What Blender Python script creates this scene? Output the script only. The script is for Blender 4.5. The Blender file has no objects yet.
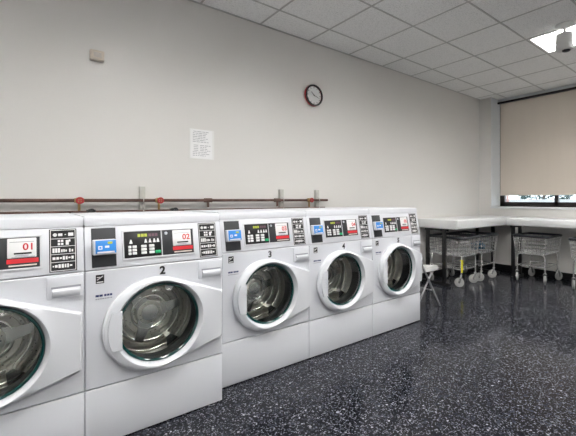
import bpy, bmesh, math, random
from mathutils import Vector, Matrix
random.seed(7)
S = bpy.context.scene
COL = S.collection
PI = math.pi
CEIL = 2.977
WALL_Y = 3.332
FAR_X = 6.26

# ------------------------------------------------------------------ materials
def mat(name, color, rough=.5, metal=0., spec=.5, **kw):
    m = bpy.data.materials.new(name); m.use_nodes = True
    b = m.node_tree.nodes['Principled BSDF']
    b.inputs['Base Color'].default_value = (*color, 1)
    b.inputs['Roughness'].default_value = rough
    b.inputs['Metallic'].default_value = metal
    b.inputs['Specular IOR Level'].default_value = spec
    for k, v in kw.items():
        b.inputs[k.replace('_', ' ')].default_value = v
    return m
def nodes(m):
    nt = m.node_tree
    return nt, nt.nodes['Principled BSDF'], nt.nodes.new, nt.links.new
def add_noise(m, scale, amount, bump=0., bscale=None, obj_coords=True):
    """subtle procedural variation of the base colour plus an optional bump"""
    nt, b, N, L = nodes(m)
    tc = N('ShaderNodeTexCoord')
    out = tc.outputs['Object']
    n = N('ShaderNodeTexNoise'); n.inputs['Scale'].default_value = scale; n.inputs['Detail'].default_value = 4
    L(out, n.inputs['Vector'])
    c = b.inputs['Base Color'].default_value[:]
    r = N('ShaderNodeValToRGB')
    r.color_ramp.elements[0].position = .3; r.color_ramp.elements[1].position = .7
    r.color_ramp.elements[0].color = (*[x*(1-amount) for x in c[:3]], 1)
    r.color_ramp.elements[1].color = (*[min(1, x*(1+amount)) for x in c[:3]], 1)
    L(n.outputs['Fac'], r.inputs['Fac']); L(r.outputs['Color'], b.inputs['Base Color'])
    if bump:
        n2 = N('ShaderNodeTexNoise'); n2.inputs['Scale'].default_value = bscale or scale*4
        L(out, n2.inputs['Vector'])
        bp = N('ShaderNodeBump'); bp.inputs['Strength'].default_value = bump; bp.inputs['Distance'].default_value = .002
        L(n2.outputs['Fac'], bp.inputs['Height']); L(bp.outputs['Normal'], b.inputs['Normal'])
    return m
def emit(name, color, strength):
    m = mat(name, color, .5)
    b = m.node_tree.nodes['Principled BSDF']
    b.inputs['Emission Color'].default_value = (*color, 1)
    b.inputs['Emission Strength'].default_value = strength
    return m
def glassy(name, tint, rough=.02, ior=1.45):
    m = bpy.data.materials.new(name); m.use_nodes = True
    nt = m.node_tree; nt.nodes.clear(); N = nt.nodes.new; L = nt.links.new
    o = N('ShaderNodeOutputMaterial'); mx = N('ShaderNodeMixShader'); t = N('ShaderNodeBsdfTransparent')
    g = N('ShaderNodeBsdfGlossy'); f = N('ShaderNodeFresnel')
    t.inputs['Color'].default_value = (*tint, 1); g.inputs['Roughness'].default_value = rough
    f.inputs['IOR'].default_value = ior
    L(f.outputs[0], mx.inputs[0]); L(t.outputs[0], mx.inputs[1]); L(g.outputs[0], mx.inputs[2]); L(mx.outputs[0], o.inputs[0])
    return m

M = {}
M['wall'] = add_noise(mat('wall_paint', (.765, .75, .725), .36, spec=.42), 1.2, .012, .12, 160)
M['baseboard'] = add_noise(mat('black_vinyl', (.008, .008, .009), .35), 8, .1)
M['white'] = add_noise(mat('white_enamel', (.65, .665, .705), .3), 3, .01)
M['trim'] = add_noise(mat('white_trim', (.76, .78, .80), .4), 3, .02)
M['door_white'] = add_noise(mat('white_plastic', (.66, .675, .71), .24), 3, .01)
M['seam'] = mat('seam_dark', (.02, .02, .022), .6)
M['charcoal'] = add_noise(mat('charcoal_plastic', (.028, .03, .034), .45), 20, .1)
M['black'] = mat('black_gloss', (.006, .006, .007), .3)
M['bezel'] = mat('pale_bezel', (.66, .67, .70), .35)
M['blue'] = mat('reader_blue', (.03, .25, .72), .35)
M['silver'] = mat('reader_silver', (.6, .63, .68), .35, .2)
M['label_white'] = mat('label_white', (.78, .78, .78), .5)
M['red'] = mat('label_red', (.62, .02, .03), .5)
M['green'] = mat('button_green', (.02, .42, .16), .4)
M['yellow'] = mat('tape_yellow', (.85, .78, .02), .5)
M['navy'] = mat('badge_navy', (.02, .035, .13), .4)
M['faint_ink'] = mat('faint_ink', (.50, .50, .52), .6)
M['grey_ink_and_shade'] = mat('grey_ink_and_shade', (.33, .34, .37), .6)
M['lit'] = emit('display_lit', (.30, .34, .04), .35)
M['dim'] = mat('display_dim', (.13, .06, .09), .4)
M['glass'] = glassy('door_glass', (.93, .97, .96), .03, 1.5)
M['pane'] = glassy('window_glass', (.93, .96, .96), .01, 1.45)
M['teal'] = mat('teal_gasket', (.006, .055, .052), .12, spec=.8)
M['rubber'] = mat('black_rubber', (.012, .012, .012), .4)
def steel():
    m = mat('drum_steel', (.50, .47, .43), .36, 1.)
    nt, b, N, L = nodes(m)
    tc = N('ShaderNodeTexCoord'); w = N('ShaderNodeTexWave'); w.wave_type = 'RINGS'; w.rings_direction = 'Y'
    w.inputs['Scale'].default_value = 9; w.inputs['Distortion'].default_value = .4
    L(tc.outputs['Object'], w.inputs['Vector'])
    v = N('ShaderNodeTexVoronoi'); v.inputs['Scale'].default_value = 60
    L(tc.outputs['Object'], v.inputs['Vector'])
    r = N('ShaderNodeValToRGB'); r.color_ramp.elements[0].position = .14; r.color_ramp.elements[1].position = .2
    r.color_ramp.elements[0].color = (.03, .03, .03, 1); r.color_ramp.elements[1].color = (.74, .71, .66, 1)
    L(v.outputs['Distance'], r.inputs['Fac']); L(r.outputs['Color'], b.inputs['Base Color'])
    bp = N('ShaderNodeBump'); bp.inputs['Strength'].default_value = .12; bp.inputs['Distance'].default_value = .01
    L(w.outputs['Fac'], bp.inputs['Height']); L(bp.outputs['Normal'], b.inputs['Normal'])
    return m
M['steel'] = steel()
M['steel_plain'] = add_noise(mat('baffle_steel', (.88, .86, .82), .22, 1.), 12, .1)
M['chrome'] = add_noise(mat('chrome_wire', (.84, .84, .84), .26, .8), 30, .06)
M['bumper'] = add_noise(mat('bumper_grey', (.03, .034, .04), .4), 14, .1)
M['wheel'] = add_noise(mat('wheel_grey', (.43, .43, .42), .45), 20, .05)
M['iron'] = add_noise(mat('black_iron', (.012, .012, .013), .4), 14, .1)
M['laminate'] = add_noise(mat('white_laminate', (.76, .77, .775), .3), 4, .015)
M['pipe'] = add_noise(mat('rusty_brown_pipe', (.115, .06, .045), .45, .3), 9, .45)
M['brass'] = add_noise(mat('brass', (.42, .28, .12), .35, .8), 20, .2)
M['valve_red'] = mat('valve_red', (.45, .03, .035), .4)
M['strut'] = add_noise(mat('galvanised_strut', (.55, .54, .50), .5, .2), 20, .1)
M['beige'] = add_noise(mat('beige_plastic', (.72, .65, .56), .5), 20, .06)
M['paper'] = add_noise(mat('paper', (.90, .90, .90), .6), 12, .015)
M['sleeve'] = mat('plastic_sleeve', (.84, .84, .82), .3)
M['clock_red'] = mat('clock_red', (.50, .012, .02), .3)
M['cam_white'] = add_noise(mat('camera_white', (.62, .62, .61), .4), 10, .02)
M['blue_cloth'] = add_noise(mat('blue_cloth', (.015, .075, .13), .85), 30, .35, .5, 60)
M['seat_white'] = add_noise(mat('seat_plastic', (.68, .68, .67), .4), 8, .02)
M['chair_leg'] = add_noise(mat('grey_leg_paint', (.36, .36, .37), .35, .3), 15, .05)
M['grid'] = add_noise(mat('ceiling_grid', (.52, .515, .50), .5), 6, .05)
M['bronze'] = mat('dark_bronze_frame', (.018, .014, .014), .35)
M['reflector'] = mat('louvre_white', (.8, .8, .79), .3)
M['tube'] = emit('lamp_lens', (1, .985, .965), 10.5)
def ceiling_mat():
    m = mat('ceiling_tile', (.52, .52, .505), .85, spec=.2)
    nt, b, N, L = nodes(m)
    tc = N('ShaderNodeTexCoord')
    mp = N('ShaderNodeMapping'); mp.inputs['Scale'].default_value = (1, 2.2, 1); L(tc.outputs['Object'], mp.inputs['Vector'])
    n = N('ShaderNodeTexNoise'); n.inputs['Scale'].default_value = 55; n.inputs['Detail'].default_value = 6; n.inputs['Roughness'].default_value = .7
    L(mp.outputs['Vector'], n.inputs['Vector'])
    r = N('ShaderNodeValToRGB'); r.color_ramp.elements[0].position = .36; r.color_ramp.elements[1].position = .5
    r.color_ramp.elements[0].color = (.68, .68, .67, 1); r.color_ramp.elements[1].color = (.90, .90, .89, 1)
    L(n.outputs['Fac'], r.inputs['Fac']); L(r.outputs['Color'], b.inputs['Base Color'])
    bp = N('ShaderNodeBump'); bp.inputs['Strength'].default_value = .3; bp.inputs['Distance'].default_value = .003
    L(n.outputs['Fac'], bp.inputs['Height']); L(bp.outputs['Normal'], b.inputs['Normal'])
    return m
M['ceiling'] = ceiling_mat()
def floor_mat():
    m = mat('speckled_floor', (.02, .02, .025), .2, spec=.19)
    nt, b, N, L = nodes(m)
    tc = N('ShaderNodeTexCoord')
    wn = N('ShaderNodeTexNoise'); wn.inputs['Scale'].default_value = 45; wn.inputs['Detail'].default_value = 2
    L(tc.outputs['Object'], wn.inputs['Vector'])
    ad = N('ShaderNodeMixRGB'); ad.blend_type = 'ADD'; ad.inputs[0].default_value = .012
    L(tc.outputs['Object'], ad.inputs[1]); L(wn.outputs['Color'], ad.inputs[2])
    def specks(scale, thr, size):
        v = N('ShaderNodeTexVoronoi'); v.inputs['Scale'].default_value = scale; v.inputs['Randomness'].default_value = 1
        L(ad.outputs[0], v.inputs['Vector'])
        sp = N('ShaderNodeSeparateColor'); L(v.outputs['Color'], sp.inputs[0])
        g = N('ShaderNodeMath'); g.operation = 'GREATER_THAN'; g.inputs[1].default_value = thr; L(sp.outputs[0], g.inputs[0])
        d = N('ShaderNodeMath'); d.operation = 'LESS_THAN'; d.inputs[1].default_value = size; L(v.outputs['Distance'], d.inputs[0])
        k = N('ShaderNodeMath'); k.operation = 'MULTIPLY'; L(g.outputs[0], k.inputs[0]); L(d.outputs[0], k.inputs[1])
        k2 = N('ShaderNodeMath'); k2.operation = 'MULTIPLY'; L(k.outputs[0], k2.inputs[0]); L(sp.outputs[1], k2.inputs[1])
        return k2.outputs[0]
    base = N('ShaderNodeRGB'); base.outputs[0].default_value = (.0095, .0103, .015, 1)
    cur = base.outputs[0]
    for (sc, th, sz, colr) in ((70, .62, .42, (.145, .15, .175)), (130, .60, .45, (.215, .222, .25)), (45, .88, .30, (.31, .32, .35)), (40, .6, .5, (.034, .036, .046))):
        mx = N('ShaderNodeMixRGB'); L(specks(sc, th, sz), mx.inputs[0]); L(cur, mx.inputs[1]); mx.inputs[2].default_value = (*colr, 1)
        cur = mx.outputs[0]
    L(cur, b.inputs['Base Color'])
    n = N('ShaderNodeTexNoise'); n.inputs['Scale'].default_value = 3; L(tc.outputs['Object'], n.inputs['Vector'])
    mr = N('ShaderNodeMapRange'); mr.inputs['To Min'].default_value = .10; mr.inputs['To Max'].default_value = .18
    L(n.outputs['Fac'], mr.inputs['Value']); L(mr.outputs[0], b.inputs['Roughness'])
    n2 = N('ShaderNodeTexNoise'); n2.inputs['Scale'].default_value = 18; L(tc.outputs['Object'], n2.inputs['Vector'])
    bp = N('ShaderNodeBump'); bp.inputs['Strength'].default_value = .12; bp.inputs['Distance'].default_value = .002
    L(n2.outputs['Fac'], bp.inputs['Height']); L(bp.outputs['Normal'], b.inputs['Normal'])
    return m
M['floor'] = floor_mat()
def blind_mat():
    m = bpy.data.materials.new('blind_fabric'); m.use_nodes = True
    nt, b, N, L = nodes(m)
    b.inputs['Base Color'].default_value = (.50, .43, .36, 1); b.inputs['Roughness'].default_value = .8
    tc = N('ShaderNodeTexCoord'); w = N('ShaderNodeTexNoise'); w.inputs['Scale'].default_value = 2.
    mp = N('ShaderNodeMapping'); mp.inputs['Scale'].default_value = (1, 3, .3)
    L(tc.outputs['Object'], mp.inputs['Vector']); L(mp.outputs['Vector'], w.inputs['Vector'])
    r = N('ShaderNodeValToRGB'); r.color_ramp.elements[0].color = (.68, .60, .52, 1); r.color_ramp.elements[1].color = (.74, .655, .57, 1)
    L(w.outputs['Fac'], r.inputs['Fac']); L(r.outputs['Color'], b.inputs['Base Color'])
    t = N('ShaderNodeBsdfTranslucent'); t.inputs['Color'].default_value = (.60, .53, .46, 1)
    mx = N('ShaderNodeMixShader'); mx.inputs[0].default_value = .03
    L(b.outputs[0], mx.inputs[1]); L(t.outputs[0], mx.inputs[2])
    L(mx.outputs[0], nt.nodes['Material Output'].inputs[0])
    return m
M['blind'] = blind_mat()
def brick_mat():
    m = mat('pink_brick', (.5, .3, .25), .9)
    nt, b, N, L = nodes(m)
    tc = N('ShaderNodeTexCoord'); sep = N('ShaderNodeSeparateXYZ'); cmb = N('ShaderNodeCombineXYZ')
    L(tc.outputs['Object'], sep.inputs[0]); L(sep.outputs[1], cmb.inputs[0]); L(sep.outputs[2], cmb.inputs[1])
    br = N('ShaderNodeTexBrick'); br.inputs['Scale'].default_value = 4
    br.inputs['Color1'].default_value = (.30, .15, .125, 1); br.inputs['Color2'].default_value = (.26, .13, .11, 1); br.inputs['Mortar'].default_value = (.36, .3, .28, 1)
    L(cmb.outputs[0], br.inputs['Vector']); L(br.outputs['Color'], b.inputs['Base Color'])
    return m
M['brick'] = brick_mat()
M['leaf'] = add_noise(mat('leaves', (.012, .045, .042), .7), 3, .5)
M['concrete'] = add_noise(mat('pale_concrete', (.34, .34, .34), .9), 2, .1)
M['asphalt'] = add_noise(mat('asphalt', (.22, .22, .22), .9), 5, .2)

# ------------------------------------------------------------------ mesh helpers
def finish(bm, angle=35):
    bm.normal_update()
    lim = math.radians(angle)
    for f in bm.faces: f.smooth = True
    for e in bm.edges:
        e.smooth = not (len(e.link_faces) != 2 or e.calc_face_angle(0) > lim)
def obj(name, bm, mats, parent=None, loc=(0, 0, 0), angle=35):
    if not isinstance(mats, (list, tuple)): mats = [mats]
    bmesh.ops.recalc_face_normals(bm, faces=bm.faces[:])
    finish(bm, angle)
    me = bpy.data.meshes.new(name); bm.to_mesh(me); bm.free()
    for m in mats: me.materials.append(M[m])
    o = bpy.data.objects.new(name, me); COL.objects.link(o); o.location = loc
    if parent: o.parent = parent
    return o
def thing(name, label, cat, loc=(0, 0, 0), rz=0, group=None):
    o = bpy.data.objects.new(name, None); COL.objects.link(o); o.empty_display_size = .1
    o.location = loc; o.rotation_euler = (0, 0, rz); tag(o, label, cat, group); return o
def tag(o, label, cat, group=None):
    o['label'] = label; o['category'] = cat
    if group: o['group'] = group
    return o
def struct(name, bm, mats, parent=None, angle=35):
    o = obj(name, bm, mats, parent, angle=angle); o['kind'] = 'structure'; return o
def dup(root, loc, rz, label):
    r = root.copy(); COL.objects.link(r); r.location = loc; r.rotation_euler = (0, 0, rz); r['label'] = label
    for ch in list(root.children):
        c = ch.copy(); COL.objects.link(c); c.parent = r
        for g in list(ch.children):
            d = g.copy(); COL.objects.link(d); d.parent = c
    return r
def B(): return bmesh.new()
def hexa(bm, pts, mi=0, bev=0, seg=2):
    """pts: 4 bottom (ccw) then 4 top"""
    vs = [bm.verts.new(p) for p in pts]
    fs = [bm.faces.new([vs[i] for i in q]) for q in ((3, 2, 1, 0), (4, 5, 6, 7), (0, 1, 5, 4), (1, 2, 6, 5), (2, 3, 7, 6), (3, 0, 4, 7))]
    for f in fs: f.material_index = mi
    if bev:
        es = list({e for f in fs for e in f.edges})
        r = bmesh.ops.bevel(bm, geom=es, offset=bev, segments=seg, affect='EDGES', profile=.5)
        for f in r['faces']: f.material_index = mi
    return bm
def box(bm, x0, x1, y0, y1, z0, z1, mi=0, bev=0, seg=2):
    return hexa(bm, [(x0, y0, z0), (x1, y0, z0), (x1, y1, z0), (x0, y1, z0), (x0, y0, z1), (x1, y0, z1), (x1, y1, z1), (x0, y1, z1)], mi, bev, seg)
def prism(bm, poly, a0, a1, axis='x', mi=0):
    """extrude a polygon given in the other two axes along axis"""
    def P(a, p):
        return {'x': (a, p[0], p[1]), 'y': (p[0], a, p[1]), 'z': (p[0], p[1], a)}[axis]
    A = [bm.verts.new(P(a0, p)) for p in poly]; C = [bm.verts.new(P(a1, p)) for p in poly]
    n = len(poly)
    fs = [bm.faces.new(A[::-1]), bm.faces.new(C)] + [bm.faces.new([A[i], A[(i+1) % n], C[(i+1) % n], C[i]]) for i in range(n)]
    for f in fs: f.material_index = mi
    return bm
def tube(bm, pts, r, n=8, closed=False, mi=0):
    pts = [Vector(p) for p in pts]; m = len(pts); rings = []
    up = None
    for i, p in enumerate(pts):
        if closed: d = (pts[(i+1) % m]-pts[i-1]).normalized()
        else: d = (pts[min(i+1, m-1)]-pts[max(i-1, 0)]).normalized()
        if up is None:
            up = d.orthogonal().normalized()
        else:
            up = (up - d*up.dot(d))
            up = up.normalized() if up.length > 1e-6 else d.orthogonal().normalized()
        s = d.cross(up)
        rings.append([bm.verts.new(p+(up*math.cos(2*PI*k/n)+s*math.sin(2*PI*k/n))*r) for k in range(n)])
    for i in range(m if closed else m-1):
        a, b = rings[i], rings[(i+1) % m]
        for k in range(n):
            f = bm.faces.new([a[k], a[(k+1) % n], b[(k+1) % n], b[k]]); f.material_index = mi
    if not closed:
        for rg in (rings[0][::-1], rings[-1]):
            f = bm.faces.new(rg); f.material_index = mi
    return bm
def rounded(pts, r, n=4, closed=False):
    """round the corners of a polyline"""
    P = [Vector(p) for p in pts]; out = []; m = len(P)
    for i in range(m):
        if not closed and i in (0, m-1): out.append(P[i]); continue
        a, b, c = P[i-1], P[i], P[(i+1) % m]
        p, q = b+(a-b).normalized()*r, b+(c-b).normalized()*r
        for k in range(n+1):
            t = k/n; out.append(p*(1-t)**2+b*2*t*(1-t)+q*t*t)
    return out
def lathe(bm, prof, c, axis='y', n=48, mi=0, close=False):
    """prof: (r, a) pairs; axis position added to c"""
    def P(r, a, t):
        u, v = r*math.cos(t), r*math.sin(t)
        return {'y': (c[0]+u, c[1]+a, c[2]+v), 'z': (c[0]+u, c[1]+v, c[2]+a), 'x': (c[0]+a, c[1]+u, c[2]+v)}[axis]
    rings = []
    for r, a in prof:
        if r < 1e-6: rings.append([bm.verts.new(P(0, a, 0))])
        else: rings.append([bm.verts.new(P(r, a, 2*PI*k/n)) for k in range(n)])
    pairs = list(zip(rings, rings[1:])) + ([(rings[-1], rings[0])] if close else [])
    for a, b in pairs:
        for k in range(n):
            k2 = (k+1) % n
            if len(a) == 1 and len(b) == 1: continue
            if len(a) == 1: f = bm.faces.new([a[0], b[k2], b[k]])
            elif len(b) == 1: f = bm.faces.new([a[k], a[k2], b[0]])
            else: f = bm.faces.new([a[k], a[k2], b[k2], b[k]])
            f.material_index = mi
    return bm
def text_mesh(s, size, depth=.0006, bold=0.):
    cu = bpy.data.curves.new('t', 'FONT'); cu.body = s; cu.size = size; cu.extrude = depth; cu.offset = bold
    cu.align_x = 'CENTER'; cu.align_y = 'CENTER'
    o = bpy.data.objects.new('t', cu); COL.objects.link(o)
    dg = bpy.context.evaluated_depsgraph_get()
    me = bpy.data.meshes.new_from_object(o.evaluated_get(dg))
    bpy.data.objects.remove(o); bpy.data.curves.remove(cu)
    return me
def text_obj(name, s, size, m, parent, loc, rx=PI/2, bold=0.):
    me = text_mesh(s, size, bold=bold); me.name = name
    me.materials.clear(); me.materials.append(M[m])
    o = bpy.data.objects.new(name, me); COL.objects.link(o); o.parent = parent
    o.location = loc; o.rotation_euler = (rx, 0, 0); return o

# ------------------------------------------------------------------ room shell
X0, X1, Y0 = -2.6, 6.80, -3.4
struct('floor', box(B(), X0, 6.5, Y0, WALL_Y, -.1, 0), 'floor')
# ceiling: tiles on a 0.61 m grid, left open where the troffers sit
T = .6096
GX = [1.248 + j*T for j in range(-7, 10)]        # grid lines across the row
GY = [WALL_Y-.372-k*T for k in range(0, 12)]      # grid lines along the row
def troffer_cells():
    c = []
    for xs in (-4, -1, 2, 5):
        for k in (2, 6):  # second row is unseen, added to light the washer fronts and under the tables
            c.append((GX[xs+7], GX[xs+8], GY[k+2], GY[k]))
    return c
TROFF = troffer_cells()
bm = B()
xs = sorted([X0]+[x for x in GX if X0 < x < X1]+[X1]); ys = sorted([Y0]+[y for y in GY if Y0 < y < WALL_Y]+[WALL_Y])
for i in range(len(xs)-1):
    for j in range(len(ys)-1):
        cx, cy = (xs[i]+xs[i+1])/2, (ys[j]+ys[j+1])/2
        if any(a < cx < b and c < cy < d for a, b, c, d in TROFF): continue
        v = [bm.verts.new(p) for p in ((xs[i], ys[j], CEIL), (xs[i], ys[j+1], CEIL), (xs[i+1], ys[j+1], CEIL), (xs[i+1], ys[j], CEIL))]
        bm.faces.new(v)
bmesh.ops.remove_doubles(bm, verts=bm.verts[:], dist=1e-4)
r = bmesh.ops.extrude_face_region(bm, geom=bm.faces[:])
bmesh.ops.translate(bm, verts=[g for g in r['geom'] if isinstance(g, bmesh.types.BMVert)], vec=(0, 0, .02))
struct('ceiling', bm, 'ceiling')
bm = B()
for x in xs[1:-1]:
    segs = [(Y0, WALL_Y)]
    for a, b, c, d in TROFF:
        pass
    box(bm, x-.008, x+.008, Y0, WALL_Y, CEIL-.004, CEIL+.001)
for y in ys[1:-1]:
    # cut the cross runners where a troffer spans them
    cuts = sorted([(a, b) for a, b, c, d in TROFF if c+.01 < y < d-.01]); p = X0
    for a, b in cuts+[(X1, X1)]:
        if a > p: box(bm, p, a, y-.008, y+.008, CEIL-.004, CEIL+.001)
        p = b
box(bm, X0, FAR_X, WALL_Y-.02, WALL_Y, CEIL-.004, CEIL)
struct('trim_1', bm, 'grid')
struct('wall_left', box(B(), X0, X1, WALL_Y, WALL_Y+.12, -.1, CEIL+.1), 'wall')
bm = B()
OP = 3.116; OE = -2.2                               # window opening along the far wall
box(bm, FAR_X, 6.70, OP, WALL_Y, 0, CEIL)
box(bm, FAR_X, 6.70, OE, OP, 0, 1.045)
box(bm, FAR_X, 6.70, Y0, OE, 0, CEIL)
struct('wall_far', bm, 'wall')
struct('wall_right', box(B(), X0, X1, Y0-.12, Y0, -.1, CEIL+.1), 'wall')
struct('wall_back', box(B(), X0-.12, X0, Y0, WALL_Y, -.1, CEIL+.1), 'wall')
struct('baseboard_far', box(B(), FAR_X-.012, FAR_X, Y0, WALL_Y-.012, 0, .1, bev=.003), 'baseboard')
struct('baseboard_left', box(B(), X0, FAR_X-.012, WALL_Y-.012, WALL_Y, 0, .1, bev=.003), 'baseboard')
# window: white head and sill, dark frame, panes
bm = B()
FX0, FX1 = 6.58, 6.64
def vbar(y, w): box(bm, FX0, FX1, y-w/2, y+w/2, 1.075, 2.93)
mull = [2.20, 1.30, .40, -.50, -1.40]
box(bm, FX0, FX1, OE, OP, 1.075, 1.155); box(bm, FX0, FX1, OE, OP, 2.86, 2.93)
vbar(OP-.045, .09); vbar(OE+.045, .09)
for y in mull: vbar(y, .055)
win = struct('window_1', bm, 'bronze')
ed = [OP-.09]+[y for y in mull]+[OE+.09]
for a, b in zip(ed, ed[1:]):
    p = obj('window_pane', box(B(), 6.606, 6.612, b+.02, a-.02, 1.15, 2.87), 'pane', win)
struct('trim_2', box(B(), FAR_X-.025, 6.64, OE, OP, 1.045, 1.075, bev=.006), 'trim')          # sill
struct('trim_3', box(B(), 6.515, 6.66, OE, OP, 2.918, CEIL), 'trim')                            # head
struct('trim_4', box(B(), FAR_X+.004, 6.58, OP-.006, OP, 1.075, 2.975), 'trim')                 # reveal lining

# roller blind
blind = thing('roller_blind', 'beige fabric roller blind pulled almost down over the window', 'blind', (6.52, .45, 1.28))
L0, L1 = OP-.040-.45, OE+.05-.45
bm = B(); n = 40
top = 2.89-1.28
grid = [[bm.verts.new((.004*math.sin(i*.9)*0 + (.004*math.sin(i/n*9) if j < 6 else 0), L0+(L1-L0)*i/n, top*j/6)) for j in range(7)] for i in range(n+1)]
for i in range(n):
    for j in range(6): bm.faces.new([grid[i][j], grid[i+1][j], grid[i+1][j+1], grid[i][j+1]])
f = obj('blind_fabric', bm, 'blind', blind)
obj('hem_bar', box(B(), -.008, .008, L1, L0, -.012, .012, bev=.004), 'beige', blind)
obj('header_rail', box(B(), -.05, .0, L1-.02, L0+.03, top, top+.028), 'bronze', blind)

# ceiling troffers
def make_troffer():
    t = thing('ceiling_light', '', 'ceiling light', group='recessed fluorescent ceiling lights')
    w, l = T/2-.012, T-.012
    bm = B()
    for (x0, x1, y0, y1) in ((-w, -w+.022, -l, l), (w-.022, w, -l, l), (-w+.022, w-.022, -l, -l+.022), (-w+.022, w-.022, l-.022, l)):
        box(bm, x0, x1, y0, y1, -.006, .05)
    obj('frame', bm, 'reflector', t)
    obj('housing', box(B(), -w, w, -l, l, .09, .1), 'reflector', t)
    obj('lamp_lens', box(B(), -w+.03, w-.03, -l+.03, l-.03, .056, .075), 'tube', t)
    bm = B()
    for k in range(1, 3):
        x = -w+.022+(2*w-.044)*k/3; prism(bm, [(x-.012, .045), (x, .0), (x+.012, .045)], -l+.022, l-.022, 'y')
    for k in range(1, 7):
        y = -l+.022+(2*l-.044)*k/7; prism(bm, [(y-.008, .045), (y, .004), (y+.008, .045)], -w+.022, w-.022, 'x')
    obj('louvre', bm, 'reflector', t)
    return t
tr = make_troffer()
where = {}
for i, (a, b, c, d) in enumerate(TROFF):
    side = 'nearer the washers' if c > 0 else 'added out of view, away from the washers'
    rank = ['at the camera end', 'second from the camera end', 'third from the camera end', 'closest to the window'][i//2]
    lab = 'recessed ceiling light ' + side + ', ' + rank
    if i == 6: lab = 'bright recessed ceiling light behind the hanging white cylinder'
    loc = ((a+b)/2, (c+d)/2, CEIL)
    if i == 0: tr.location = loc; tr['label'] = lab
    else: dup(tr, loc, 0, lab)

# ------------------------------------------------------------------ washing machines
W = .683; DC = (.333, .553)
ZP0, ZP1 = .860, 1.068
def cp_y(z): return .042*(z-ZP0)/(ZP1-ZP0)
def cbox(bm, x0, x1, z0, z1, out, back=.001, mi=0, bev=0, seg=2):
    """a block lying on the sloping control panel"""
    a, b = cp_y(z0), cp_y(z1)
    return hexa(bm, [(x0, a-out, z0), (x1, a-out, z0), (x1, a+back, z0), (x0, a+back, z0), (x0, b-out, z1), (x1, b-out, z1), (x1, b+back, z1), (x0, b+back, z1)], mi, bev, seg)
def hull(pts):
    pts = sorted(set(pts)); 
    def half(ps):
        h = []
        for p in ps:
            while len(h) > 1 and (h[-1][0]-h[-2][0])*(p[1]-h[-2][1])-(h[-1][1]-h[-2][1])*(p[0]-h[-2][0]) <= 0: h.pop()
            h.append(p)
        return h
    a, b = half(pts), half(pts[::-1]); return a[:-1]+b[:-1]
def ray(poly, t):
    dx, dy = math.cos(t), math.sin(t); best = 0
    for i in range(len(poly)):
        (x1, y1), (x2, y2) = poly[i], poly[(i+1) % len(poly)]
        ex, ey = x2-x1, y2-y1; den = dx*ey-dy*ex
        if abs(den) < 1e-9: continue
        s = (x1*ey-y1*ex)/den; u = (x1*dy-y1*dx)/den
        if s > 0 and -1e-6 <= u <= 1+1e-6: best = max(best, s)
    return best
def door_bm():
    bm = B(); n = 128
    R = .241
    def hl(R, wx, z0, z1): return hull([(-.025+R*math.cos(2*PI*k/180), R*math.sin(2*PI*k/180)) for k in range(180)]+[(wx, z0), (wx, z1)])
    wx, z0, z1 = .336, -.150, .118
    big, small = hl(R, wx, z0, z1), hl(R-.010, wx-.006, z0+.006, z1-.006)
    loops = []
    cor = [math.atan2(z0, wx) % (2*PI), math.atan2(z1, wx)]
    ang = sorted([2*PI*k/n for k in range(n)])
    for c in cor:
        i = min(range(n), key=lambda k: abs(((ang[k]-c+PI) % (2*PI))-PI)); ang[i] = c
    def add(rf, yf): loops.append([bm.verts.new((DC[0]+rf(t)*math.cos(t), yf(t), DC[1]+rf(t)*math.sin(t))) for t in ang])
    add(lambda t: ray(big, t), lambda t: -.003)
    add(lambda t: ray(big, t), lambda t: -.026)
    add(lambda t: ray(small, t), lambda t: -.036)
    # on the hinge wing the surface is flat, then rises to the ring crest
    def crest(t): return min(ray(small, t)-.002, .236)
    add(lambda t: min(ray(small, t)-.001, .244), lambda t: -.038)
    add(lambda t: min(ray(small, t)-.003, .229), lambda t: -.045)
    add(lambda t: min(ray(small, t)-.006, .219), lambda t: -.046)
    add(lambda t: .210, lambda t: -.034)
    add(lambda t: .203, lambda t: -.016)
    add(lambda t: .203, lambda t: .012)
    m = len(ang)
    for a, b in zip(loops, loops[1:]):
        for k in range(m): bm.faces.new([a[k], a[(k+1) % m], b[(k+1) % m], b[k]])
    return bm
def front_bm():
    bm = B(); x0, x1, z0, z1 = .0005, W-.0005, .288, .855; R = .212
    ang = [2*PI*k/64 for k in range(64)]
    for (x, z) in ((x0, z0), (x1, z0), (x1, z1), (x0, z1)):
        t = math.atan2(z-DC[1], x-DC[0]) % (2*PI)
        i = min(range(64), key=lambda k: abs(ang[k]-t)); ang[i] = t
    rect = [(x0-DC[0], z0-DC[1]), (x1-DC[0], z0-DC[1]), (x1-DC[0], z1-DC[1]), (x0-DC[0], z1-DC[1])]
    L = []
    for (y, kind) in ((.015, 'c'), (0, 'c'), (0, 'r0'), (.004, 'r'), (.02, 'r')):
        row = []
        for t in ang:
            if kind == 'c': r = R
            else: r = ray(rect, t)
            x, z = r*math.cos(t), r*math.sin(t)
            if kind == 'r0':
                x = max(x0-DC[0]+.004, min(x1-DC[0]-.004, x)); z = max(z0-DC[1]+.004, min(z1-DC[1]-.004, z))
            row.append(bm.verts.new((DC[0]+x, y, DC[1]+z)))
        L.append(row)
    for a, b in zip(L, L[1:]):
        for k in range(64): bm.faces.new([a[k], a[(k+1) % 64], b[(k+1) % 64], b[k]])
    return bm
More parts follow.
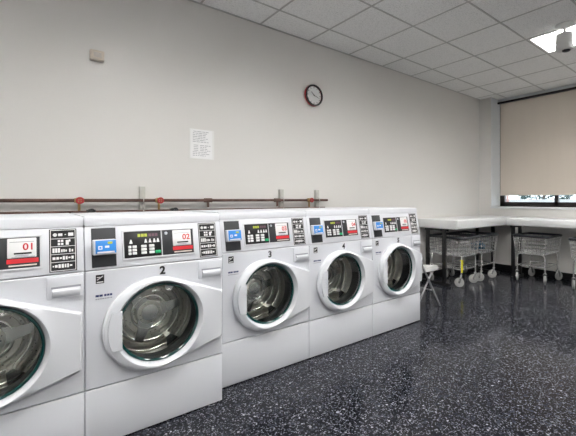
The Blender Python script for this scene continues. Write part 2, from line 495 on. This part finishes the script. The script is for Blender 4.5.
def decal_bm():
    """black instruction label with rows of white pictograms, all in one mesh"""
    bm = B(); x0, x1, z0, z1 = .550, .654, .868, 1.061
    cbox(bm, x0, x1, z0, z1, .0015, mi=0)
    rnd = random.Random(3)
    def w(a, b, c, d): cbox(bm, a, b, c, d, .0022, -.0012, mi=1)
    t = .0024
    w(x0+.004, x1-.004, z1-.006, z1-.006+t); w(x0+.004, x1-.004, z0+.004, z0+.004+t)
    w(x0+.004, x0+.004+t, z0+.004, z1-.004); w(x1-.004-t, x1-.004, z0+.004, z1-.004)
    rows = 5; h = (z1-z0-.016)/rows
    for r in range(rows):
        zc = z1-.008-h*(r+.5)
        if r: w(x0+.006, x1-.006, zc+h/2-.001, zc+h/2+.0012)
        def disc(cx, rr):
            for k in range(3): w(cx-rr*(1, .75, .4)[k], cx+rr*(1, .75, .4)[k], zc-rr*(.4, .75, 1)[k], zc+rr*(.4, .75, 1)[k])
        if r == 0:
            disc(x0+.022, .008); w(x0+.034, x0+.050, zc-.006, zc+.006); w(x0+.058, x0+.064, zc-.002, zc+.002); w(x0+.072, x0+.092, zc-.007, zc+.008)
        elif r == 1:
            for a in (.032, .044):
                w(x0+a, x0+a+.009, zc+.002, zc+.012); w(x0+a, x0+a+.009, zc-.012, zc-.002)
            w(x0+.062, x0+.074, zc-.012, zc+.010); w(x0+.074, x0+.080, zc+.002, zc+.012)
        elif r == 2:
            for a in (.012, .022, .032): w(x0+a, x0+a+.008, zc-.010, zc+.010)
            for a in (.044, .052, .060, .074, .084): w(x0+a, x0+a+.006, zc-.010+rnd.random()*.004, zc+.001+rnd.random()*.005)
        else:
            a = .012
            while a < .088:
                ww = .003+rnd.random()*.008; hh = .003+rnd.random()*.006
                w(x0+a, x0+a+ww, zc-hh, zc+hh); a += ww+.003
    return bm
def make_machine():
    t = thing('washing_machine', '', 'washing machine', group='front-loading washers in a row')
    # cabinet: side plates with the sloping profile, back and bottom
    bm = B()
    prof = [(.02, .012), (.02, ZP0-.004), (.062, ZP1), (.70, ZP1), (.70, .012)]
    for a in (.0, W-.012): prism(bm, prof, a, a+.012, 'x')
    box(bm, .012, W-.012, .688, .70, .03, ZP1); box(bm, .012, W-.012, .02, .688, .03, .04)
    obj('cabinet', bm, 'white', t)
    bm = B()
    prism(bm, [(.041, ZP1+.001), (.041, ZP1+.030), (.046, ZP1+.043), (.056, ZP1+.048), (.71, ZP1+.048), (.71, ZP1+.001)], 0, W, 'x')
    bmesh.ops.bevel(bm, geom=[e for e in bm.edges if abs(e.verts[0].co.x-e.verts[1].co.x) < 1e-5], offset=.004, segments=2, affect='EDGES')
    obj('top_panel', bm, 'white', t)
    obj('front_panel', front_bm(), 'white', t)
    obj('kick_panel', box(B(), .0005, W-.0005, 0, .02, .008, .283, bev=.004), 'white', t)
    obj('base', box(B(), .03, W-.03, .035, .68, 0, .03), 'seam', t)
    bm = B(); cbox(bm, .0005, W-.0005, ZP0, ZP1-.001, 0, .02, bev=.003)
    cp = obj('control_panel', bm, 'white', t)
    bm = B()
    for (a, b, c, d) in ((.160, .524, 1.033, 1.040), (.160, .524, .893, .900), (.160, .167, .900, 1.033), (.517, .524, .900, 1.033), (.3465, .3505, .900, 1.033)):
        cbox(bm, a, b, c, d, .006, bev=.0015)
    obj('bezel', bm, 'bezel', cp)
    # card reader
    rp = obj('reader_plate', cbox(B(), .028, .132, .870, 1.058, .003, bev=.001), 'charcoal', t)
    bm = B(); cbox(bm, .030, .130, .930, 1.003, .030, mi=1, bev=.006, seg=3); cbox(bm, .041, .128, .938, 1.000, .0315, -.028, mi=0, bev=.001)
    obj('card_reader', bm, ['blue', 'silver'], rp)
    bm = B()
    cbox(bm, .052, .069, .957, .974, .0325, -.031, mi=0); cbox(bm, .056, .065, .961, .970, .0332, -.032, mi=2); cbox(bm, .080, .098, .964, .974, .0325, -.031, mi=0)
    cbox(bm, .092, .112, .982, .993, .0325, -.031, mi=1); cbox(bm, .048, .120, .940, .947, .0325, -.031, mi=0)
    obj('reader_symbols', bm, ['label_white', 'lit', 'blue'], rp)
    # display with buttons
    dp = obj('display_panel', cbox(B(), .168, .3455, .901, 1.032, .003, bev=.001), 'black', t)
    bm = B()
    for k in range(3): cbox(bm, .232+k*.016, .245+k*.016, 1.004, 1.019, .0036, -.003, mi=0)
    for k in range(3): cbox(bm, .284+k*.016, .297+k*.016, 1.004, 1.019, .0036, -.003, mi=1)
    obj('lit_digits', bm, ['lit', 'dim'], dp)
    for c0, nn in ((.186, 3), (.205, 3), (.246, 3), (.284, 3)):
        for k in range(nn):
            obj('button', cbox(B(), c0, c0+(.014 if c0 == .186 else .026 if c0 > .24 else .020), .916+k*.0165, .929+k*.0165, .008, bev=.002), 'label_white', dp)
    obj('button', cbox(B(), .314, .342, .914, .930, .008, bev=.003), 'green', dp)['label'] = 'green start button'
    for x in (.196, .266, .287, .308, .326):
        bm = B(); a, b = cp_y(.972), cp_y(.992)
        hexa(bm, [(x-.004, a-.0036, .972), (x+.011, a-.0036, .972), (x+.011, a-.002, .972), (x-.004, a-.002, .972), (x+.001, b-.0036, .992), (x+.006, b-.0036, .992), (x+.006, b-.002, .992), (x+.001, b-.002, .992)])
        obj('pictogram', bm, 'label_white', dp)
    # coin plate with sticker
    kp = obj('coin_plate', cbox(B(), .3515, .5165, .901, 1.032, .003, bev=.001), 'charcoal', t)
    bm = B(); lathe(bm, [(.0, -.006), (.007, -.006), (.009, -.001), (.009, .004)], (.372, cp_y(1.015)-.001, 1.015), 'y', 16)
    obj('lock', bm, 'silver', kp)
    bm = B()
    cbox(bm, .405, .506, .944, 1.030, .0045, mi=0, bev=.004); cbox(bm, .404, .512, .922, .941, .0045, mi=1); cbox(bm, .411, .506, .909, .915, .0040, mi=2)
    for (a, b, c, d, q) in ((.414, .497, 1.012, 1.0145, 3), (.428, .488, .960, .967, 4), (.432, .478, .953, .9555, 3), (.420, .500, .947, .9495, 3)):
        cbox(bm, a, b, c, d, .0052, -.0045, mi=q)
    obj('sticker', bm, ['label_white', 'red', 'beige', 'grey_ink_and_shade', 'black'], kp)
    obj('instruction_label', decal_bm(), ['black', 'label_white'], t)
    # drawer
    dr = obj('detergent_drawer', box(B(), .540, W-.004, -.006, .02, .746, .846, bev=.003), 'white', t)
    bm = B()
    sec = [(-.006, .792), (-.012, .790), (-.020, .784), (-.022, .772), (-.017, .760), (-.006, .752)]
    prism(bm, [(y, z) for y, z in sec], .560, .664, 'x')
    bmesh.ops.bevel(bm, geom=[e for e in bm.edges if e.calc_face_angle(0) > 1], offset=.006, segments=3, affect='EDGES')
    obj('drawer_handle', bm, 'door_white', dr)
    bm = B(); box(bm, .556, .668, -.0075, -.005, .793, .802)
    obj('grip_shade', bm, 'grey_ink_and_shade', dr)  # raised grey strip painting the shadow line above the handle
    # badges
    bm = B()
    box(bm, .043, .078, -.0012, .001, .792, .834, 0); box(bm, .047, .074, -.0018, -.001, .796, .801, 1)
    for k in range(7): box(bm, .048+k*.0036, .0516+k*.0036, -.0018, -.001, .808+k*.0026, .8125+k*.0026, 1)
    box(bm, .047, .060, -.0018, -.001, .820, .824, 1)
    obj('efficiency_badge', bm, ['black', 'label_white'], t)
    bm = B(); rnd = random.Random(5)
    for a, b in ((.042, .056), (.058, .072), (.078, .088), (.090, .100), (.102, .112)): box(bm, a, b, -.001, .001, .727, .737, 0)
    x = .042
    while x < .112:
        q = .003+rnd.random()*.006; box(bm, x, x+q, -.001, .001, .714, .719, 1); x += q+.002
    obj('maker_badge', bm, ['navy', 'grey_ink_and_shade'], t)
    # door
    d = obj('door', door_bm(), 'door_white', t, angle=28)
    bm = B(); lathe(bm, [(.203, -.014), (.200, -.019), (.194, -.020), (.190, -.016), (.189, -.006), (.203, -.002)], (DC[0], 0, DC[1]), 'y', 72, close=True)
    obj('glass_rim', bm, 'teal', d)
    bm = B(); lathe(bm, [(.192, -.006), (.188, -.014), (.178, -.021), (.15, -.029), (.11, -.036), (.06, -.041), (0, -.043)], (DC[0], 0, DC[1]), 'y', 64)
    obj('door_glass', bm, 'glass', d, angle=80)
    bm = B(); zs = [-.096+.192*k/16 for k in range(17)]
    A = [(DC[0]-math.sqrt(.240**2-z*z)-.006, DC[1]+z) for z in zs]; xr = DC[0]-.184
    poly = A+[(xr, DC[1]+.096), (xr, DC[1]-.096)]
    prism(bm, poly, -.049, -.030, 'y')
    bmesh.ops.bevel(bm, geom=[e for e in bm.edges if abs(e.verts[0].co.y+.049) < 1e-5 and abs(e.verts[1].co.y+.049) < 1e-5], offset=.005, segments=2, affect='EDGES')
    obj('door_handle', bm, 'door_white', d)
    # drum behind the glass
    bm = B(); lathe(bm, [(.212, .016), (.208, .024), (.200, .05), (.196, .085), (.199, .098), (.215, .104)], (DC[0], 0, DC[1]), 'y', 64)
    obj('door_boot', bm, 'rubber', t)
    bm = B(); lathe(bm, [(.203, .106), (.212, .108), (.240, .116), (.248, .13), (.248, .40), (.235, .425), (.205, .43), (.200, .405), (.190, .405), (.185, .43), (.150, .43), (.145, .40), (.130, .40), (.125, .425), (.075, .425), (.065, .385), (0, .375)], (0, 0, 0), 'y', 64)
    dm = obj('drum', bm, 'steel', t, (DC[0], 0, DC[1]))
    for k in range(3):
        bm = B(); prism(bm, [(-.06, .249), (-.035, .195), (-.014, .150), (.014, .150), (.035, .195), (.06, .249)], .14, .40, 'y')
        bmesh.ops.bevel(bm, geom=[e for e in bm.edges if e.calc_face_angle(0) > .3], offset=.008, segments=2, affect='EDGES')
        bmesh.ops.rotate(bm, verts=bm.verts[:], cent=(0, 0, 0), matrix=Matrix.Rotation(k*2*PI/3+.5, 3, 'Y'))
        obj('baffle', bm, 'steel_plain', dm)
    bm = B()
    for k in range(3):
        q = B(); prism(q, [(-.055, .02), (-.030, .10), (-.022, .17), (.022, .17), (.030, .10), (.055, .02)], .385, .416, 'y')
        bmesh.ops.rotate(q, verts=q.verts[:], cent=(0, 0, 0), matrix=Matrix.Rotation(k*2*PI/3+1.4, 3, 'Y'))
        me = bpy.data.meshes.new('q'); q.to_mesh(me); q.free(); bm.from_mesh(me); bpy.data.meshes.remove(me)
    lathe(bm, [(.05, .40), (.045, .372), (0, .362)], (0, 0, 0), 'y', 24)
    obj('drum_spider', bm, 'steel_plain', dm)
    dm.scale = (1, .34, 1); dm.location.y = .104*(1-.34)
    for rr, yy in ((.092, .392), (.165, .398), (.222, .405)):
        bm = B(); tube(bm, [(rr*math.cos(k*PI/24), yy, rr*math.sin(k*PI/24)) for k in range(48)], .008, 8, True)
        obj('drum_ring', bm, 'steel_plain', dm)
    return t
wm = make_machine()
MX = [(-.4505, 2.093), (.2345, 2.093), (.971, 2.222), (1.6555, 2.222), (2.340, 2.222)]
spot = ['white front-load washer at the near end of the row, its sticker reading 01',
        'white front-load washer with a black 2 above its round door',
        'white front-load washer with a black 3 above its door',
        'white front-load washer with a black 4 above its door',
        'white front-load washer with a black 5 above its door, beside the chair']
roots = []
for i, (x, y) in enumerate(MX):
    if i == 0: r = wm; r.location = (x, y, 0); r['label'] = spot[0]
    else: r = dup(wm, (x, y, 0), 0, spot[i])
    roots.append(r)
slope = math.atan2(.042, ZP1-ZP0)
for i, r in enumerate(roots):
    text_obj('number_decal', str(i+1), .058, 'black', r, (.347, -.0012, .819), bold=.002)
    kp = [c for c in r.children if c.name.startswith('coin_plate')][0]
    text_obj('sticker_number', '0%d' % (i+1), .042, 'red', kp, (.478, cp_y(.990)-.0058, .990), PI/2-slope, bold=.0006)

# ------------------------------------------------------------------ plumbing on the wall
PY = 3.275
def pipe_run(z, x0, x1, r):
    bm = B(); tube(bm, [(x0, 0, 0), (x1, 0, 0)], r, 12)
    return bm
up = thing('water_pipe', 'upper rusty brown pipe along the wall with red valve wheels', 'pipe', (0, PY, 1.192), group='wall pipes behind the washers')
obj('pipe', pipe_run(0, -2.3, 2.70, .013), 'pipe', up)
def valve(parent, x, zdir, red=True, ln=.075):
    bm = B(); lathe(bm, [(.0, -.03), (.017, -.03), (.017, -.018), (.022, -.016), (.022, .016), (.017, .018), (.017, .03), (0, .03)], (x, 0, 0), 'x', 12)
    lathe(bm, [(.009, 0), (.009, -ln)], (x, 0, 0), 'z', 10)
    lathe(bm, [(.007, 0), (.007, -.05)], (x, 0, 0), 'y', 10)
    v = obj('valve', bm, 'brass' if red else 'iron', parent)
    bm = B(); R = .020
    tube(bm, [(x+R*math.cos(k*PI/8), -.05, R*math.sin(k*PI/8)) for k in range(16)], .0065, 8, True)
    for k in range(2):
        a = k*PI/2; tube(bm, [(x-R*math.cos(a), -.05, -R*math.sin(a)), (x+R*math.cos(a), -.05, R*math.sin(a))], .004, 6)
    obj('valve_wheel', bm, 'valve_red' if red else 'iron', v)
for x in (.33, .882, 2.44): valve(up, x, -1)
for x in (1.30, 2.03):
    bm = B(); lathe(bm, [(0, -.035), (.019, -.035), (.019, .035), (0, .035)], (x, 0, 0), 'x', 12)
    lathe(bm, [(.015, .0), (.015, -.02), (.010, -.022), (.010, -.062)], (x, 0, 0), 'z', 12)
    obj('tee', bm, 'pipe', up)
lo = thing('water_pipe', 'lower brown pipe along the wall, half hidden behind the washers', 'pipe', (0, PY, 1.106), group='wall pipes behind the washers')
obj('pipe', pipe_run(0, -2.3, 2.66, .011), 'pipe', lo)
for x in (.404, 1.0): valve(lo, x, -1, False, .06)
brl = ['first strut bracket from the left holding the brown pipes', 'middle strut bracket holding the brown pipes', 'last strut bracket near the end of the brown pipes']
br = thing('pipe_bracket', brl[0], 'bracket', (.762, WALL_Y, 1.20), group='pipe strut brackets')
bm = B(); box(bm, -.021, .021, -.038, .003, -.20, .105, bev=.002); obj('strut', bm, 'strut', br)
bm = B()
for z, r in ((-.008, .0135), (-.094, .0115)):
    tube(bm, [(0, -.038+.004, z-.03), (0, -.05, z-.026), (0, -.057-r-.003, z-.012), (0, -.057-r-.003, z+.012), (0, -.05, z+.026), (0, -.034, z+.03)], .004, 6)
obj('pipe_clamp', bm, 'strut', br)
for x, l in ((2.10, brl[1]), (2.575, brl[2])): dup(br, (x, WALL_Y, 1.20), 0, l)

# ------------------------------------------------------------------ things on the wall and ceiling
bx = thing('wall_sensor', 'small beige plastic box fixed high on the wall, left of the paper notice', 'sensor', (.447, WALL_Y, 2.298))
obj('housing', box(B(), -.046, .046, -.045, 0, -.037, .037, bev=.005), 'beige', bx)
obj('cover', box(B(), -.034, .034, -.052, -.045, -.026, .026, bev=.003), 'beige', bx)
bm = B()
for k in range(4): box(bm, -.026, .026, -.0535, -.0515, -.016+k*.009, -.013+k*.009)
obj('grille', bm, 'faint_ink', bx)
pn = thing('paper_notice', 'printed paper notice in a clear sleeve on the wall above the pipes', 'notice', (1.266, WALL_Y+.0015, 1.702))
obj('sleeve', box(B(), -.113, .113, -.003, 0, -.135, .135), 'sleeve', pn)
bm = B(); box(bm, -.105, .095, -.0045, -.003, -.130, .131, 0)
rnd = random.Random(11)
for k in range(15):
    z = .112-k*.0155
    if k in (7,): continue
    a, e = -.085, .02+rnd.random()*.05
    if k == 0: a, e = -.08, .06
    if 8 <= k <= 11: box(bm, a+.008, a+.05, -.0052, -.0045, z-.003, z+.003, 1); a = -.02
    while a < e:
        q = .012+rnd.random()*.03; box(bm, a, min(a+q, e+.008), -.0052, -.0045, z-.003, z+.003, 1); a += q+.006
obj('sheet', bm, ['paper', 'faint_ink'], pn)
ck = thing('wall_clock', 'round wall clock with a dark red rim and white face', 'clock', (2.530, WALL_Y, 2.372))
bm = B(); lathe(bm, [(.0, 0), (.112, 0), (.121, -.012), (.121, -.031), (.118, -.041), (.104, -.042), (.100, -.03), (.1, -.026)], (0, 0, 0), 'y', 64)
for f in bm.faces:
    if f.calc_center_median().y < -.030: f.material_index = 1
obj('rim', bm, ['clock_red', 'black'], ck)
bm = B(); lathe(bm, [(.101, -.027), (0, -.028)], (0, 0, 0), 'y', 64)
for k in range(12):
    a = k*PI/6; q = B(); box(q, -.003, .003, -.0295, -.0275, .080, .094, 1)
    bmesh.ops.rotate(q, verts=q.verts[:], cent=(0, 0, 0), matrix=Matrix.Rotation(a, 3, 'Y'))
    me = bpy.data.meshes.new('q'); q.to_mesh(me); q.free(); bm.from_mesh(me); bpy.data.meshes.remove(me)
obj('face', bm, ['label_white', 'black'], ck)
for nm, ln, w, a in (('hour_hand', .052, .006, math.radians(-48)), ('minute_hand', .078, .0045, math.radians(108))):
    bm = B(); box(bm, -w/2, w/2, -.0325, -.031, -.012, ln)
    bmesh.ops.rotate(bm, verts=bm.verts[:], cent=(0, 0, 0), matrix=Matrix.Rotation(a, 3, 'Y')); obj(nm, bm, 'black', ck)
bm = B(); lathe(bm, [(0, -.036), (.006, -.036), (.006, -.028)], (0, 0, 0), 'y', 12); obj('hub', bm, 'black', ck)

cm = thing('ceiling_camera', 'white cylinder hanging from the ceiling on a round base, dark lens underneath', 'camera', (4.23, 1.34, CEIL-.004))
bm = B(); lathe(bm, [(0, 0), (.085, 0), (.085, -.006), (.070, -.020), (.030, -.028), (.022, -.034), (0, -.034)], (0, 0, 0), 'z', 40); obj('ceiling_plate', bm, 'cam_white', cm)
bm = B(); lathe(bm, [(0, -.030), (.014, -.030), (.014, -.098), (0, -.098)], (0, 0, 0), 'z', 20); obj('stem', bm, 'cam_white', cm)
bm = B(); lathe(bm, [(0, -.094), (.072, -.096), (.078, -.102), (.078, -.195), (.076, -.198), (.076, -.202), (.079, -.205), (.079, -.245), (.074, -.253), (.04, -.256), (0, -.256)], (0, 0, 0), 'z', 40); obj('body', bm, 'cam_white', cm)
bm = B(); lathe(bm, [(.038, -.255), (.038, -.262), (.030, -.270), (0, -.276)], (.012, -.012, 0), 'z', 32); obj('lens', bm, 'black', cm)

# ------------------------------------------------------------------ folding tables
def make_table(name, label, loc, rz, L, D, top, thick, legx, legy):
    """local: x along the length from 0, y depth from 0 (front) to D (back)"""
    t = thing(name, label, 'table', loc, rz, group='white laundry folding tables')
    bm = B(); box(bm, 0, L, 0, D, top-thick, top, bev=.014, seg=3)
    obj('table_top', bm, 'laminate', t)
    for x in legx:
        for y in legy:
            obj('leg', box(B(), x-.022, x+.022, y-.022, y+.022, .036, top-thick+.002, bev=.003), 'iron', t)
        obj('foot_rail', box(B(), x-.022, x+.022, max(.05, legy[0]-.1), legy[1]+.09, 0, .04, bev=.004), 'iron', t)
        obj('top_rail', box(B(), x-.018, x+.018, legy[0]-.06, legy[1]+.04, top-thick-.032, top-thick+.002), 'iron', t)
    return t
make_table('folding_table', 'white laundry table along the left wall, past the washers', (4.44, 2.67, 0), 0, 1.80, .655, .92, .128, (.065, 1.47), (.24, .51))
make_table('folding_table', 'white laundry table under the window', (5.59, 2.55, 0), -PI/2, 1.83, .645, .915, .105, (.06, 1.77), (.10, .34))

# ------------------------------------------------------------------ wire laundry carts
def make_cart():
    t = thing('laundry_cart', '', 'cart', group='wire laundry carts under the tables')
    hx, hy, zt, zb = .285, .235, .670, .420         # rim half sizes
    bx_, by_ = .260, .212                            # basket floor half sizes
    bm = B(); r = .0042
    def ring(f, rr):
        a, b, z = bx_+(hx-bx_)*f, by_+(hy-by_)*f, zb+(zt-zb)*f
        tube(bm, rounded([(-a, -b, z), (a, -b, z), (a, b, z), (-a, b, z)], .05, 3, True), rr, 6, True)
    ring(0, .005)
    for k in range(1, 5): ring(k/5, r)
    nx, ny = 9, 7
    for i in range(nx+1):
        u = -1+2*i/nx; u *= .93
        tube(bm, [(u*hx, -hy, zt), (u*bx_, -by_, zb), (u*bx_, by_, zb), (u*hx, hy, zt)], r, 5)
    for i in range(ny+1):
        u = -1+2*i/ny; u *= .93
        tube(bm, [(-hx, u*hy, zt), (-bx_, u*by_, zb), (bx_, u*by_, zb), (hx, u*hy, zt)], r, 5)
    obj('basket', bm, 'chrome', t)
    bm = B(); tube(bm, rounded([(-hx, -hy, zt), (hx, -hy, zt), (hx, hy, zt), (-hx, hy, zt)], .05, 4, True), .017, 10, True)
    obj('bumper', bm, 'bumper', t)
    wx, wy = .235, .190
    bm = B()
    # bent tube frame: hoop at each end carrying the basket floor, plus a lower shelf ring
    for s in (-1, 1):
        tube(bm, rounded([(s*wx, -wy, .255), (s*wx, -wy, zb-.012), (s*wx, wy, zb-.012), (s*wx, wy, .255)], .06, 5), .0095, 8)
    for s in (-1, 1): tube(bm, [(-wx, s*wy*.6, zb-.016), (wx, s*wy*.6, zb-.016)], .008, 8)
    obj('basket_hoop', bm, 'chrome', t)
    for sx in (-1, 1):
        for sy in (-1, 1):
            bm = B(); tube(bm, [(sx*wx, sy*wy, .155), (sx*wx, sy*wy, .26)], .0098, 8); obj('leg', bm, 'chrome', t)
    bm = B(); tube(bm, rounded([(-wx, -wy, .235), (wx, -wy, .235), (wx, wy, .235), (-wx, wy, .235)], .015, 2, True), .008, 8, True)
    for u in (-.33, .33): tube(bm, [(-wx, u*wy, .235), (wx, u*wy, .235)], .006, 6)
    obj('lower_frame', bm, 'chrome', t)
    rnd = random.Random(2)
    for sx in (-1, 1):
        for sy in (-1, 1):
            a = rnd.uniform(-.45, .45); c = (sx*wx, sy*wy)
            def place(q):
                bmesh.ops.rotate(q, verts=q.verts[:], cent=(0, 0, 0), matrix=Matrix.Rotation(a, 3, 'Z'))
                bmesh.ops.translate(q, verts=q.verts[:], vec=(c[0], c[1], 0)); return q
            q = B(); lathe(q, [(0, .158), (.020, .158), (.020, .146), (0, .146)], (0, 0, 0), 'z', 14)
            for s in (-1, 1): prism(q, [(-.014, .148), (.014, .148), (.038, .060), (.014, .050)], s*.021-.0015, s*.021+.0015, 'y')
            tube(q, [(.025, -.024, .0625), (.025, .024, .0625)], .006, 8)
            k = obj('caster', place(q), 'chrome', t)
            q = B(); lathe(q, [(.012, -.016), (.050, -.014), (.060, -.012), (.0625, -.006), (.0625, .006), (.060, .012), (.050, .014), (.012, .016)], (.025, 0, .0625), 'y', 28, close=True)
            obj('wheel', place(q), 'wheel', k)
    return t
carts = [((4.795, 2.945, 0), PI/2, 'chrome wire cart with a yellow strip on its leg, under the left table'),
         ((5.345, 2.945, 0), PI/2, 'chrome wire cart holding a blue cloth, under the left table'),
         ((5.865, 2.215, 0), 0, 'empty chrome wire cart fully in view under the window table'),
         ((5.88, 1.490, 0), 0, 'wire cart under the window table, cut off by the photo edge')]
ct = make_cart(); cr = []
for i, (l, rz, lab) in enumerate(carts):
    if i == 0: ct.location = l; ct.rotation_euler = (0, 0, rz); ct['label'] = lab; cr.append(ct)
    else: cr.append(dup(ct, l, rz, lab))
# yellow strip on the first cart's front leg (local -x is the front after the turn)
bm = B(); box(bm, -.250, -.246, .172, .208, .20, .37); box(bm, -.246, -.225, .176, .204, .36, .37)
o = obj('tape', bm, 'yellow', ct); o['label'] = 'bright yellow strip'
# blue cloth crumpled in the second cart
bm = B()
bmesh.ops.create_icosphere(bm, subdivisions=4, radius=1)
from mathutils import noise
for v in bm.verts:
    p = v.co.copy(); d = 1+.30*noise.noise(p*1.7)+.14*noise.noise(p*4.1)
    v.co = Vector((p.x*.085*d, p.y*.11*d, max(-.050, p.z*.08*d)))
cl = obj('blue_cloth', bm, 'blue_cloth', None, (5.40, 2.90, .480), 60)
tag(cl, 'crumpled blue cloth lying in a wire laundry cart', 'cloth')

# ------------------------------------------------------------------ chair beside the last washer (faces the window)
ch = thing('folding_chair', 'white folding chair with grey metal legs, half hidden beside washer 5', 'chair', (3.38, 2.615, 0))
bm = B()
n = 8; rows = []
sec = [(-.19, .445), (-.12, .438), (0, .434), (.12, .438), (.185, .440), (.215, .428)]
for i, (x, z) in enumerate(sec):
    rows.append([(x, -.215+.43*k/n, z+.006*math.cos((k/n-.5)*PI*2)*-1) for k in range(n+1)])
vt = [[bm.verts.new((p[0], p[1], p[2]+.012)) for p in r] for r in rows]; vb = [[bm.verts.new((p[0], p[1], p[2]-.034)) for p in r] for r in rows]
for i in range(len(sec)-1):
    for k in range(n):
        bm.faces.new([vt[i][k], vt[i+1][k], vt[i+1][k+1], vt[i][k+1]]); bm.faces.new([vb[i][k], vb[i][k+1], vb[i+1][k+1], vb[i+1][k]])
for i in range(len(sec)-1):
    for k in (0, n): bm.faces.new([vt[i][k], vt[i+1][k], vb[i+1][k], vb[i][k]])
for k in range(n):
    for i in (0, len(sec)-1): bm.faces.new([vt[i][k], vt[i][k+1], vb[i][k+1], vb[i][k]])
obj('seat', bm, 'seat_white', ch)
bm = B(); nn = 10
for j in range(nn):
    pass
ys_ = [-.20+.40*k/nn for k in range(nn+1)]
prism(bm, [(-.285+.03*(1-(y/.2)**2)*-1, y) for y in ys_]+[(-.270+.03*(1-(y/.2)**2)*-1, y) for y in ys_[::-1]], .62, .83, 'z')
bmesh.ops.bevel(bm, geom=[e for e in bm.edges if e.calc_face_angle(0) > 1], offset=.005, segments=2, affect='EDGES')
obj('backrest', bm, 'seat_white', ch)
for s in (-1, 1):
    bm = B(); tube(bm, [(-.275, s*.218, .84), (-.20, s*.222, .66), (.0, s*.226, .352), (.228, s*.228, .008)], .011, 10); obj('front_leg', bm, 'chair_leg', ch)
    bm = B(); tube(bm, [(.13, s*.205, .428), (.0, s*.207, .262), (-.20, s*.209, .008)], .010, 10); obj('rear_leg', bm, 'chair_leg', ch)
bm = B(); tube(bm, [(.105, -.227, .195), (.105, .227, .195)], .008, 8); obj('rung', bm, 'chair_leg', ch)
bm = B(); tube(bm, [(-.10, -.208, .135), (-.10, .208, .135)], .008, 8); obj('rung', bm, 'chair_leg', ch)

# ------------------------------------------------------------------ outside the window
struct('ground', box(B(), 6.85, 70, -40, 60, -.35, -.15), 'asphalt')
w = obj('garden_wall', box(B(), 19, 19.3, -10, 30, -.15, 1.20, bev=.02), 'concrete'); tag(w, 'low pale wall outside the window', 'wall')
p = obj('brick_pillar', box(B(), 16.4, 17.0, 7.62, 8.12, -.15, 2.6, bev=.01), 'brick'); tag(p, 'pinkish brick pillar outside the window', 'pillar')
def shrub(loc, sx, sy, sz, label, seed):
    bm = B(); rnd = random.Random(seed)
    for i in range(2600):
        u, v = rnd.random()*2*PI, math.acos(rnd.uniform(-.6, 1)); rr = rnd.uniform(.7, 1)
        c = Vector((sx*rr*math.sin(v)*math.cos(u), sy*rr*math.sin(v)*math.sin(u), sz*(.6+.4*0+rr*math.cos(v)*.6)))
        d = Vector((rnd.gauss(0, 1), rnd.gauss(0, 1), rnd.gauss(0, 1))).normalized(); e = d.orthogonal().normalized(); s = rnd.uniform(.05, .11)
        bm.faces.new([bm.verts.new(c+d*s), bm.verts.new(c+e*s*.5), bm.verts.new(c-d*s), bm.verts.new(c-e*s*.5)])
    t = thing('shrub', label, 'shrub', loc, group='shrubs outside the window')
    obj('foliage', bm, 'leaf', t)
    bm = B(); tube(bm, [(0, 0, -.02), (.05, .02, sz*.7)], .05, 8); obj('trunk', bm, 'pipe', t)
shrub((21.0, 7.6, -.15), 1., 1.3, 2.2, 'shrub outside, seen under the blind left of the mullion', 1)
shrub((23.2, 4.6, -.15), 1., 1.5, 2.6, 'shrub outside, seen under the blind right of the mullion', 2)

# ------------------------------------------------------------------ world, camera, view
wd = bpy.data.worlds.new('World'); S.world = wd; wd.use_nodes = True
bg = wd.node_tree.nodes['Background']; bg.inputs['Color'].default_value = (.86, .93, 1, 1); bg.inputs['Strength'].default_value = 2.2
cd = bpy.data.cameras.new('Camera'); cam = bpy.data.objects.new('Camera', cd); COL.objects.link(cam)
F, TH, CX, CY = 368.8, .871, 331.1, 199.4
cd.sensor_fit = 'HORIZONTAL'; cd.sensor_width = 36; cd.lens = F*36/576
cd.shift_x = -(CX-288)/576; cd.shift_y = -(218-CY)/576
cd.clip_start = .05; cd.clip_end = 200
cam.location = (0, 0, 1.2); cam.rotation_euler = (PI/2, 0, TH-PI/2)
S.camera = cam
S.view_settings.view_transform = 'Standard'; S.view_settings.look = 'None'; S.view_settings.gamma = 1; S.view_settings.use_curve_mapping = False
S.view_settings.exposure = 1.27
